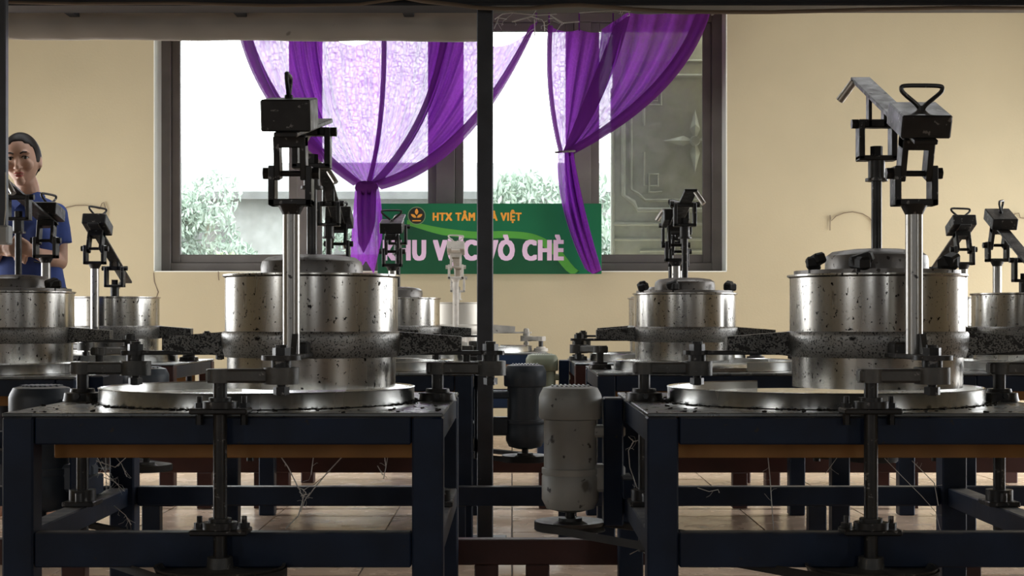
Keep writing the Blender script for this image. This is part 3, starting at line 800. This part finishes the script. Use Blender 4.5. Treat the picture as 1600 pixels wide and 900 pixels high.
            if pulley:
                MB().lathe([(.0, .335), (.026, .335), (.028, .312), (.06, .306), (.124, .306), (.13, .318), (.136, .318), (.130, .303), (.136, .288), (.13, .288), (.06, .295), (0, .295)], 48, (cx, cy)).build('drive_pulley', cast, sh_)
        else:
            b = MB().lathe([(0, .664), (.028, .664), (.03, .656), (.043, .654), (.045, .640), (.047, .6345), (0, .6345)], 28, (cx, cy)); b.cyl((cx, cy - .038, .648), (cx, cy - .05, .648), .007, n=6)
            b.build('bearing', iron, sh_)
            b = MB().box((cx, cy, .388), (.075, .09, .012), bev=.002); b.cyl((cx, cy, .394), (cx, cy, .42), .032, n=20)
            for sy in (-1, 1): b.cyl((cx, cy + sy * .035, .394), (cx, cy + sy * .035, .414), .008, n=6)
            b.build('lower_bearing', iron, sh_, ang=.4)
    # motor on a side bracket
    mm = motor_mat or M_MOTOR
    mx, my = mdx, .25
    mo = MB().cyl((mx, my, .43), (mx, my, .575), .068, n=40)
    mo = mo.build('motor', mm, t, ang=.5)
    b = MB().lathe([(.0, .661), (.05, .661), (.070, .656), (.0785, .640), (.081, .632), (.081, .583), (.078, .577), (.066, .577)], 44, (mx, my))
    b.build('fan_cap', mm, mo)
    for k in range(-4, 5):
        hw = math.sqrt(max(.0, .052 ** 2 - (k * .0115) ** 2))
        MB().box((mx + k * .0115, my, .6615), (.006, 2 * hw, .004), bev=.001).build('grille_slat', mm, mo, smooth=False)
    b = MB().lathe([(.066, .452), (.0735, .450), (.0735, .437), (.071, .433), (.0735, .429), (.0735, .370), (.062, .347), (.03, .338), (0, .338)], 44, (mx, my)); b.build('end_bell', mm, mo)
    MB().box((mx + .09, my, .425), (.10, .06, .07), bev=.008).build('motor_foot', mm, mo, smooth=False); MB().box((mx + .09, my, .545), (.10, .06, .03), bev=.006).build('motor_foot', mm, mo, smooth=False)
    b = MB().cyl((mx, my, .29), (mx, my, .34), .0125, n=16); b.build('motor_shaft', iron, mo)
    b = MB().lathe([(0, .322), (.03, .322), (.031, .314), (.045, .306), (.083, .314), (.090, .314), (.084, .303), (.090, .290), (.045, .290), (0, .290)], 44, (mx, my)); b.build('motor_pulley', cast, mo)
    # bracket between motor and frame
    b = MB().box((-.487 - .004, my, .468), (.05, .085, .326), bev=.004)
    b.box((-.46, my - .06, .41), (.03, .16, .05), bev=.003)
    b.build('motor_bracket', M_BLUE, t, smooth=False)
    # belt: loop around motor pulley and front drive pulley
    if pulley:
        p, q, r1, r2 = Vector((mx, my)), Vector((0, -CR)), .087, .133
        dd = q - p; Ln = dd.length; th = math.atan2(dd.y, dd.x); be = math.acos((r1 - r2) / Ln)
        pts = []
        for i in range(17):
            a = th + be + (2 * math.pi - 2 * be) * i / 16; pts.append((p.x + r1 * math.cos(a), p.y + r1 * math.sin(a), .303))
        for i in range(25):
            a = th - be + (2 * be) * i / 24; pts.append((q.x + r2 * math.cos(a), q.y + r2 * math.sin(a), .303))
        b = MB(); n = len(pts); vs = []
        for i in range(n):
            P0 = Vector(pts[i - 1]); P1 = Vector(pts[i]); P2 = Vector(pts[(i + 1) % n]); d = (P2 - P0).normalized(); nn = Vector((d.y, -d.x, 0))
            for o_, z_ in ((-.003, -.007), (.006, -.010), (.006, .010), (-.003, .007)): vs.append(P1 + nn * o_ + Vector((0, 0, z_)))
        b.add(vs, [(i * 4 + k, i * 4 + (k + 1) % 4, ((i + 1) % n) * 4 + (k + 1) % 4, ((i + 1) % n) * 4 + k) for i in range(n) for k in range(4)])
        b.build('belt', M_BELT, t, ang=.7)
    return t


PI = math.pi
m1 = machine('large foreground rolling machine on the left, below the purple curtain knot', -.61, 3.70, 0, (.128, 0), tilt=10, lidz=.93, loop=1.62, box_h=.068, motor_mat=M_MOTORD)
m2 = machine('large foreground rolling machine on the right with grey motor beside it', .75, 3.70, 0, (.128, 0), tilt=20.5, lidz=.944, loop=.15, yokez=1.21, knobs=(205, 245, 318))
machine('rolling machine at the left edge, standing in front of the woman', -1.97, 5.75, PI, (-.09, -.10), tilt=11, loop=1.2, mdx=-.66, motor_mat=M_MOTORD, lidz=.945, knobs=(150,))
machine('rolling machine almost hidden behind the large left foreground machine', -.61, 6.12, PI, (.12, 0), tilt=18, loop=1.0, mdx=-.66, motor_mat=M_MOTORD)
machine('middle-distance rolling machine in front of the steel shutter pane', .78, 6.12, PI, (.08, -.10), tilt=10, loop=.9, lidz=.944, knobs=(70, 160, 20), motor_mat=M_MOTORD)
machine('rolling machine cut off by the right edge, its lever sloping down', 2.11, 6.12, PI, (.03, -.12), tilt=-24, loop=1.1, lidz=.72, motor_mat=M_MOTORD)
machine('rolling machine beside the woman, below the left part of the window', -1.97, 7.30, 0, (.10, -.07), tilt=-22, lidz=.72, loop=.9, maroon=True, motor_mat=M_MOTORD)
machine('rolling machine behind the left foreground one, its head over the sign logo', -.61, 7.42, 0, (.05, .11), tilt=12, lidz=.935, loop=.3, maroon=True, motor_mat=M_MOTORD)
machine('rolling machine hidden behind the one before the steel shutter pane', .75, 7.42, 0, (.03, .12), tilt=15, loop=.9, maroon=True, motor_mat=M_MOTORG)
machine('rolling machine at the right, behind the one with the sloping lever', 2.11, 7.42, 0, (-.06, -.10), tilt=-20, lidz=.72, loop=.2, maroon=True, motor_mat=M_MOTORG)
machine('haze-paled rolling machine farthest back, next to the dark post', -.25, 9.55, 0, (-.09, .08), tilt=-14, lidz=.74, loop=.3, hazed=True, motor_mat=M_MOTORG)

# ------------------------------------------------------------------ long low rails behind the rows
for lab, y, xs in (('long low maroon rail on short legs just behind the foreground machines', 4.22, (-2.3, -1.2, -.07, .07, 1.25, 2.3)),
                   ('long low dark blue rail on short legs at the foot of the second row', 5.55, (-2.9, -1.6, -1.3, -.20, .2, 1.1, 2.5)),
                   ('long low maroon rail on short legs between the second and third rows', 6.76, (-2.9, -1.35, -1.1, .15, 1.0, 1.45, 1.75, 2.9))):
    r = empty('low_rail', (0, y, 0)); tag(r, lab, 'rail', 'low floor rails'); rm = M_BLUE if 'blue' in lab else M_MAROON
    MB().box((0, 0, .195), (6.4, .045, .07), bev=.003).build('rail', rm, r, smooth=False)
    for x_ in xs: MB().box((x_, 0, .082), (.065, .05, .158), bev=.003).build('leg', rm, r, smooth=False)


# ------------------------------------------------------------------ woman in a blue polo shirt
def ellipsoid(mb, c, r, R=None, nu=24, nv=16, f=None):
    vs = []; fs = []
    for j in range(nv + 1):
        ph = math.pi * j / nv
        for i in range(nu):
            th = 2 * math.pi * i / nu
            p = Vector((math.sin(ph) * math.cos(th), math.sin(ph) * math.sin(th), math.cos(ph)))
            q = Vector((p.x * r[0], p.y * r[1], p.z * r[2]))
            if f: q = f(p, q)
            if R: q = R @ q
            vs.append(Vector(c) + q)
    for j in range(nv):
        for i in range(nu): fs.append((j * nu + i, j * nu + (i + 1) % nu, (j + 1) * nu + (i + 1) % nu, (j + 1) * nu + i))
    mb.add(vs, fs)


def loft(mb, secs, n=28):
    """stacked ellipses (cx,cy,z,rx,ry)"""
    vs = []
    for cx, cy, z, rx, ry in secs:
        for i in range(n):
            a = 2 * math.pi * i / n; vs.append((cx + rx * math.cos(a), cy + ry * math.sin(a), z))
    k = len(secs)
    fs = [(j * n + i, j * n + (i + 1) % n, (j + 1) * n + (i + 1) % n, (j + 1) * n + i) for j in range(k - 1) for i in range(n)]
    fs += [tuple(range(n - 1, -1, -1)), tuple(range((k - 1) * n, k * n))]
    mb.add(vs, fs)


def limb(mb, pts, rs, n=14):
    P = [Vector(p) for p in pts]
    mb.tube(P, list(rs), n)
    for p, r in zip(P, rs): ellipsoid(mb, p, (r, r, r), None, 12, 8)


def remesh(mb, name, m, parent, vox, it=6):
    o = mb.build(name, m, parent)
    md = o.modifiers.new('r', 'REMESH'); md.mode = 'VOXEL'; md.voxel_size = vox
    sm = o.modifiers.new('s', 'SMOOTH'); sm.factor = .5; sm.iterations = it
    bpy.context.view_layer.update()
    me = bpy.data.meshes.new_from_object(o.evaluated_get(bpy.context.evaluated_depsgraph_get()))
    o.modifiers.clear(); o.data = me; me.name = name
    me.shade_smooth()
    return o


pers = empty('person', (-2.055, 6.53, 0)); tag(pers, 'woman in a blue polo shirt with pulled-back dark hair, hands clasped', 'person')
HC = Vector((-.02, -.03, 1.503))          # head centre
HR = Euler((math.radians(4), math.radians(-5), math.radians(6))).to_matrix()


def headf(p, q):
    # jaw narrows, back of the skull is full, face flattened
    z = p.z
    if z < 0:
        k = 1 - .36 * (-z) ** 1.5; q.x *= k
        if p.y < 0: q.y *= 1 - .10 * (-z)
        else: q.y *= 1 - .40 * (-z)
    if p.y < 0: q.y *= .94
    return q


body = MB()
ellipsoid(body, HC, (.073, .092, .108), HR, 32, 24, headf)


def hp(x, y, z): return HC + HR @ Vector((x, y, z))


# nose, brows, cheeks, chin, lips volume, ears
limb(body, [hp(0, -.082, .012), hp(0, -.094, -.012), hp(0, -.102, -.030)], (.007, .009, .0115))
for s in (-1, 1):
    ellipsoid(body, hp(s * .011, -.092, -.032), (.009, .009, .007))
    ellipsoid(body, hp(s * .036, -.064, -.022), (.024, .02, .024))
    ellipsoid(body, hp(s * .030, -.074, .030), (.024, .012, .008))
    ellipsoid(body, hp(s * .074, .008, -.008), (.009, .018, .030), HR)
ellipsoid(body, hp(0, -.072, -.088), (.022, .018, .018))
ellipsoid(body, hp(0, -.080, -.056), (.022, .012, .013))
limb(body, [hp(0, .02, -.07), (-.005, .005, 1.40), (0, .015, 1.33)], (.047, .046, .052))
# torso, hips, legs
loft(body, [(0, .01, .86, .140, .100), (0, .01, .95, .145, .105), (0, .005, 1.05, .120, .092), (0, 0, 1.15, .122, .098), (0, 0, 1.24, .130, .100), (0, .01, 1.295, .125, .080), (0, .015, 1.335, .085, .06), (0, .015, 1.36, .05, .045)])
for s in (-1, 1):
    ellipsoid(body, (s * .06, -.068, 1.185), (.055, .045, .054))
    limb(body, [(s * .085, .01, .86), (s * .09, .0, .48), (s * .09, .02, .09)], (.082, .052, .036))
    limb(body, [(s * .09, .04, .05), (s * .10, -.06, .035), (s * .105, -.13, .028)], (.038, .034, .024))
# arms: hands meet in front of the waist
SH = {1: (.112, .015, 1.280), -1: (-.118, .015, 1.280)}
EL = {1: (.124, .02, 1.078), -1: (-.165, .0, 1.078)}
WR = {1: (.092, -.165, 1.105), -1: (-.06, -.205, 1.120)}
for s in (-1, 1):
    limb(body, [SH[s], tuple((a + b_) / 2 for a, b_ in zip(SH[s], EL[s])), EL[s]], (.046, .042, .036))
    mid = tuple(a * .6 + b_ * .4 for a, b_ in zip(EL[s], WR[s]))
    limb(body, [EL[s], mid, WR[s]], (.035, .036, .024))
# palms and fingers: left hand (viewer's right) wraps over the other
pal = Vector((.055, -.205, 1.125)); limb(body, [WR[1], pal, (.028, -.215, 1.125)], (.024, .028, .026))
for k, (dz, ln) in enumerate(((.026, .062), (.009, .070), (-.008, .066), (-.024, .052))):
    a = Vector((.026, -.222, 1.125 + dz)); limb(body, [a, a + Vector((-.4 * ln, -.016, 0)), a + Vector((-.75 * ln, -.006, -.003)), a + Vector((-.9 * ln, .014, -.004))], (.0098, .0095, .0088, .0075), 10)
limb(body, [(.062, -.215, 1.145), (.045, -.235, 1.160), (.020, -.240, 1.168)], (.012, .0108, .009), 10)
limb(body, [WR[-1], (-.02, -.20, 1.118), (.01, -.192, 1.112)], (.024, .027, .022))
for dz, ln in ((.018, .05), (.002, .056), (-.014, .052), (-.028, .044)):
    a = Vector((.006, -.186, 1.11 + dz)); limb(body, [a, a + Vector((.5 * ln, .006, -.004)), a + Vector((.85 * ln, -.002, -.016))], (.0096, .0092, .0078), 10)
limb(body, [(-.03, -.215, 1.14), (-.012, -.24, 1.152), (.006, -.252, 1.148)], (.012, .0108, .009), 10)
bd = remesh(body, 'body', M_SKIN, pers, .0052, 4)
# shirt
sh_ = MB()
loft(sh_, [(0, .01, .90, .158, .120), (0, .01, .96, .156, .120), (0, .005, 1.05, .140, .110), (0, 0, 1.15, .138, .112), (0, 0, 1.24, .142, .112), (0, .01, 1.295, .136, .090), (0, .015, 1.335, .096, .070), (0, .012, 1.352, .07, .060)])
for s in (-1, 1):
    ellipsoid(sh_, (s * .06, -.072, 1.185), (.060, .052, .060))
    a, b_ = Vector(SH[s]), Vector(EL[s]); e = a.lerp(b_, .62)
    sh_.tube([a + Vector((-s * .05, 0, .03)), a, a.lerp(b_, .3), e], [.042, .052, .056, .060], 16)
    ellipsoid(sh_, a, (.050, .052, .050))
remesh(sh_, 'polo_shirt', M_SHIRT, pers, .008, 5)
b = MB()
for s in (-1, 1):
    b.add([(0, -.085, 1.325), (s * .03, -.088, 1.295), (s * .068, -.045, 1.335), (s * .062, .0, 1.372), (s * .048, -.035, 1.372), (s * .012, -.066, 1.352),
           (0, -.079, 1.327), (s * .03, -.080, 1.297), (s * .064, -.040, 1.337)], [(0, 1, 2, 5), (2, 3, 4, 5), (6, 8, 7), (0, 6, 7, 1), (1, 7, 8, 2)])
    pass
b.tube([(.056 * math.cos(a), .010 + .056 * math.sin(a), 1.352 + .014 * math.sin(a)) for a in [2 * PI * i / 24 for i in range(24)]], .010, 8, True)
b.build('collar', M_SHIRT, pers)
tr = MB(); loft(tr, [(0, .01, .80, .17, .12), (0, .01, .90, .166, .122), (0, .01, .97, .160, .116)])
for s in (-1, 1): limb(tr, [(s * .088, .01, .86), (s * .092, .0, .48), (s * .092, .02, .10)], (.093, .07, .06))
remesh(tr, 'trousers', M_TROUS, pers, .011, 4)
# hair: cap pulled back with low bun
hr = MB()


def hairf(p, q):
    q = headf(p, q.copy())
    return q


ellipsoid(hr, HC + HR @ Vector((0, .014, .014)), (.081, .094, .108), HR, 32, 24)
ellipsoid(hr, hp(0, .112, -.02), (.04, .034, .04), HR)
hrm = hr
# cut the face opening: keep verts behind the hairline plane
bmh = bmesh.new(); meh = hrm.mesh('hair', None); bmh.from_mesh(meh)
dele = []
for f in bmh.faces:
    l = HR.inverted() @ (f.calc_center_median() - HC)
    lim = -.030 + max(0, (l.z - .045)) * -.95
    if l.y < lim and l.z < .082: dele.append(f)
    elif l.z < -.055 and l.y < .05: dele.append(f)
    elif l.z < -.012 and l.y < .012: dele.append(f)
bmesh.ops.delete(bmh, geom=dele, context='FACES')
bmh.to_mesh(meh); bmh.free()
hob = bpy.data.objects.new('hair', meh); COL.objects.link(hob); hob.parent = pers; meh.materials.append(M_HAIR); meh.shade_smooth()
md = hob.modifiers.new('t', 'SOLIDIFY'); md.thickness = .012; md.offset = -1
md = hob.modifiers.new('s', 'SUBSURF'); md.levels = 1; md.render_levels = 1
for s in (-1, 1):
    ey = MB(); ellipsoid(ey, hp(s * .0305, -.0775, .008), (.0135, .007, .0058), HR, 16, 10); eo = ey.build('eye', M_EYE, pers)
    ey = MB(); ellipsoid(ey, hp(s * .0305 + .002, -.0828, .008), (.0060, .0030, .0056), HR, 14, 10); ey.build('iris', M_IRIS, eo)
    MB().tube([hp(s * .016, -.0835, .011), hp(s * .024, -.0855, .0155), hp(s * .034, -.0835, .0155), hp(s * .046, -.076, .009)], [.0012, .0022, .0022, .0012], 6).build('eyelid', M_HAIR, pers)
    MB().tube([hp(s * .013, -.0885, .027), hp(s * .026, -.0885, .033), hp(s * .040, -.0815, .032), hp(s * .050, -.072, .026)], [.0028, .0036, .003, .0014], 6).build('eyebrow', M_HAIR, pers)
b = MB().tube([hp(-.023, -.0845, -.056), hp(-.010, -.0925, -.0525), hp(0, -.0935, -.0545), hp(.010, -.0925, -.0525), hp(.023, -.0845, -.056)], [.001, .0038, .0036, .0038, .001], 8)
b.tube([hp(-.021, -.0845, -.0615), hp(-.009, -.0915, -.0655), hp(.009, -.0915, -.0655), hp(.021, -.0845, -.0615)], [.001, .0048, .0048, .001], 8)
b.build('lips', M_LIP, pers)
ph_ = empty('phone', (-1.915, 6.33, 1.015)); tag(ph_, "pale strap dangling below the woman's clasped hands", 'strap'); ph_.name = 'hand_strap'
MB().box((0, 0, 0), (.014, .006, .075), bev=.002).build('strap_band', M_EYE, ph_, smooth=False)
MB().tube([(0, 0, .035), (-.02, -.01, .05), (-.05, -.02, .055)], .003, 6).build('strap_loop', M_IRON, ph_)

# ------------------------------------------------------------------ bent wires and crack on the wall
for lab, pts in (('thin bent wire on the wall between the woman and the window', [(93, 318), (95, 328), (99, 328), (104, 324), (118, 321), (135, 321), (150, 325), (156, 327), (159, 318), (162, 316), (165, 326), (165, 340)]),
                 ('thin arched wire on the bare wall left of the right foreground head', [(1297, 360), (1297, 336), (1299, 345), (1306, 338), (1318, 333), (1332, 331), (1348, 334), (1358, 340), (1364, 348), (1365, 360), (1363, 341)]),
                 ('thin bent wire on the wall at the right edge', [(1581, 358), (1582, 342), (1586, 334), (1592, 333), (1594, 340), (1600, 341), (1612, 340)])):
    o = MB().tube([at(a, b_, 10.985) for a, b_ in pts], .0035, 6).build('wall_wire', M_WIRE); tag(o, lab, 'wire', 'bent wires on the wall')
o = MB().tube([at(a, b_, 10.9985) for a, b_ in ((240, 426), (241, 440), (244, 448), (247, 456), (244, 466), (247, 474), (243, 484), (242, 500))], [.003, .004, .003, .005, .003, .004, .003, .002], 5).build('wall_crack', M_WIRE, wall_back)
o = MB().tube([at(a, b_, 10.9985) for a, b_ in ((341, 424), (341, 431), (342, 438))], .003, 5).build('wall_crack', M_WIRE, wall_back)


# ------------------------------------------------------------------ cobwebs
def web(label, D, strands, r=.0009, fuzz=0):
    o0 = at(*strands[0][0], D); t = MB(); rnd = random.Random(len(strands) * 7 + int(D * 100))
    for st in strands:
        pts = [at(a, b_, D + rnd.uniform(-.015, .015)) - o0 for a, b_ in st]
        t.tube(pts, r * rnd.uniform(.7, 1.5), 5)
    for _ in range(fuzz):
        st = rnd.choice(strands); k = rnd.randrange(len(st) - 1); p = lerp(st[k], st[k + 1], rnd.random())
        q = (p[0] + rnd.uniform(-14, 14), p[1] + rnd.uniform(-12, 16)); m_ = (p[0] * .5 + q[0] * .5 + rnd.uniform(-3, 3), p[1] * .5 + q[1] * .5 + rnd.uniform(-3, 3))
        t.tube([at(*p, D) - o0, at(*m_, D + .01) - o0, at(*q, D + rnd.uniform(-.03, .03)) - o0], r * .45, 4)
    o = t.build('cobweb', M_WEB); o.location = o0; tag(o, label, 'cobweb', 'cobwebs under the tables'); o['kind'] = 'stuff'
    return o


web('white cobweb hanging in the open frame of the left foreground machine', 3.45, [
    [(437, 711), (450, 730), (465, 760), (470, 768)], [(537, 711), (510, 740), (490, 764), (482, 775)], [(465, 762), (475, 765), (484, 760)], [(468, 768), (474, 776), (472, 786), (466, 806), (446, 826)],
    [(484, 770), (476, 782), (470, 800)], [(490, 711), (486, 742)], [(470, 775), (480, 772)], [(472, 764), (478, 770), (472, 778)]], .0011, 10)
web('small cobweb below the orange board of the left foreground machine', 3.45, [[(600, 706), (603, 730), (599, 748)], [(607, 706), (603, 730)], [(590, 728), (598, 742)]], .001, 6)
web('dense cobweb in the left corner of the left foreground frame', 3.9, [
    [(152, 715), (165, 740), (185, 758)], [(165, 712), (166, 768)], [(160, 745), (178, 752), (195, 768)], [(172, 705), (190, 725), (198, 745)], [(150, 720), (180, 730), (200, 712)], [(178, 790), (196, 805), (205, 820)]], .0008, 40)
web('cobweb strands hanging in the frame of the right foreground machine', 3.5, [
    [(1200, 715), (1203, 745), (1206, 790), (1209, 832)], [(1382, 716), (1410, 745), (1440, 775), (1462, 800), (1470, 832)], [(1090, 762), (1108, 768), (1122, 765), (1124, 770)], [(1425, 720), (1460, 755), (1466, 790)], [(1310, 712), (1290, 740)]], .0008, 14)
web('cobweb between the grey motor and the right foreground frame', 3.75, [
    [(982, 682), (990, 690), (1005, 686)], [(990, 690), (982, 704), (984, 730), (998, 770)], [(1010, 660), (1004, 690)], [(984, 866), (1000, 858), (1016, 872)]], .0009, 12)
web('cobweb hanging under the beam to the right of the post', 5.75, [
    [(773, 30), (785, 22), (800, 20), (840, 24), (870, 22)], [(772, 45), (779, 28), (792, 30)], [(800, 34), (830, 26), (842, 30)], [(860, 24), (880, 36), (905, 34)], [(905, 20), (960, 16), (985, 18)], [(835, 30), (836, 60)], [(850, 34), (851, 48)]], .0022, 26)

# ------------------------------------------------------------------ tea crumbs on the near tables
for lab, X0 in (('dark tea crumbs scattered over the left foreground table top', -.61), ('dark tea crumbs scattered over the right foreground table top', .75)):
    t = MB(); rnd = random.Random(int(X0 * 100))
    for _ in range(420):
        if rnd.random() < .6:
            a = rnd.uniform(0, 2 * PI); r = .377 + abs(rnd.gauss(0, .012)); x, y = r * math.cos(a), r * math.sin(a)
        else: x, y = rnd.uniform(-.46, .46), rnd.uniform(-.46, .46)
        if abs(x) > .46 or abs(y) > .46 or math.hypot(x, y) < .377: continue
        s = rnd.uniform(.002, .006)
        t.box((x, y, TOPZ + s * .3), (s * 2, s * .9, s * .6), Euler((rnd.uniform(-.3, .3), rnd.uniform(-.3, .3), rnd.uniform(0, 6))).to_matrix())
    o = t.build('tea_crumbs', M_TEA, smooth=False); o.location = (X0, 3.70, 0); tag(o, lab, 'tea crumbs', kind='stuff')
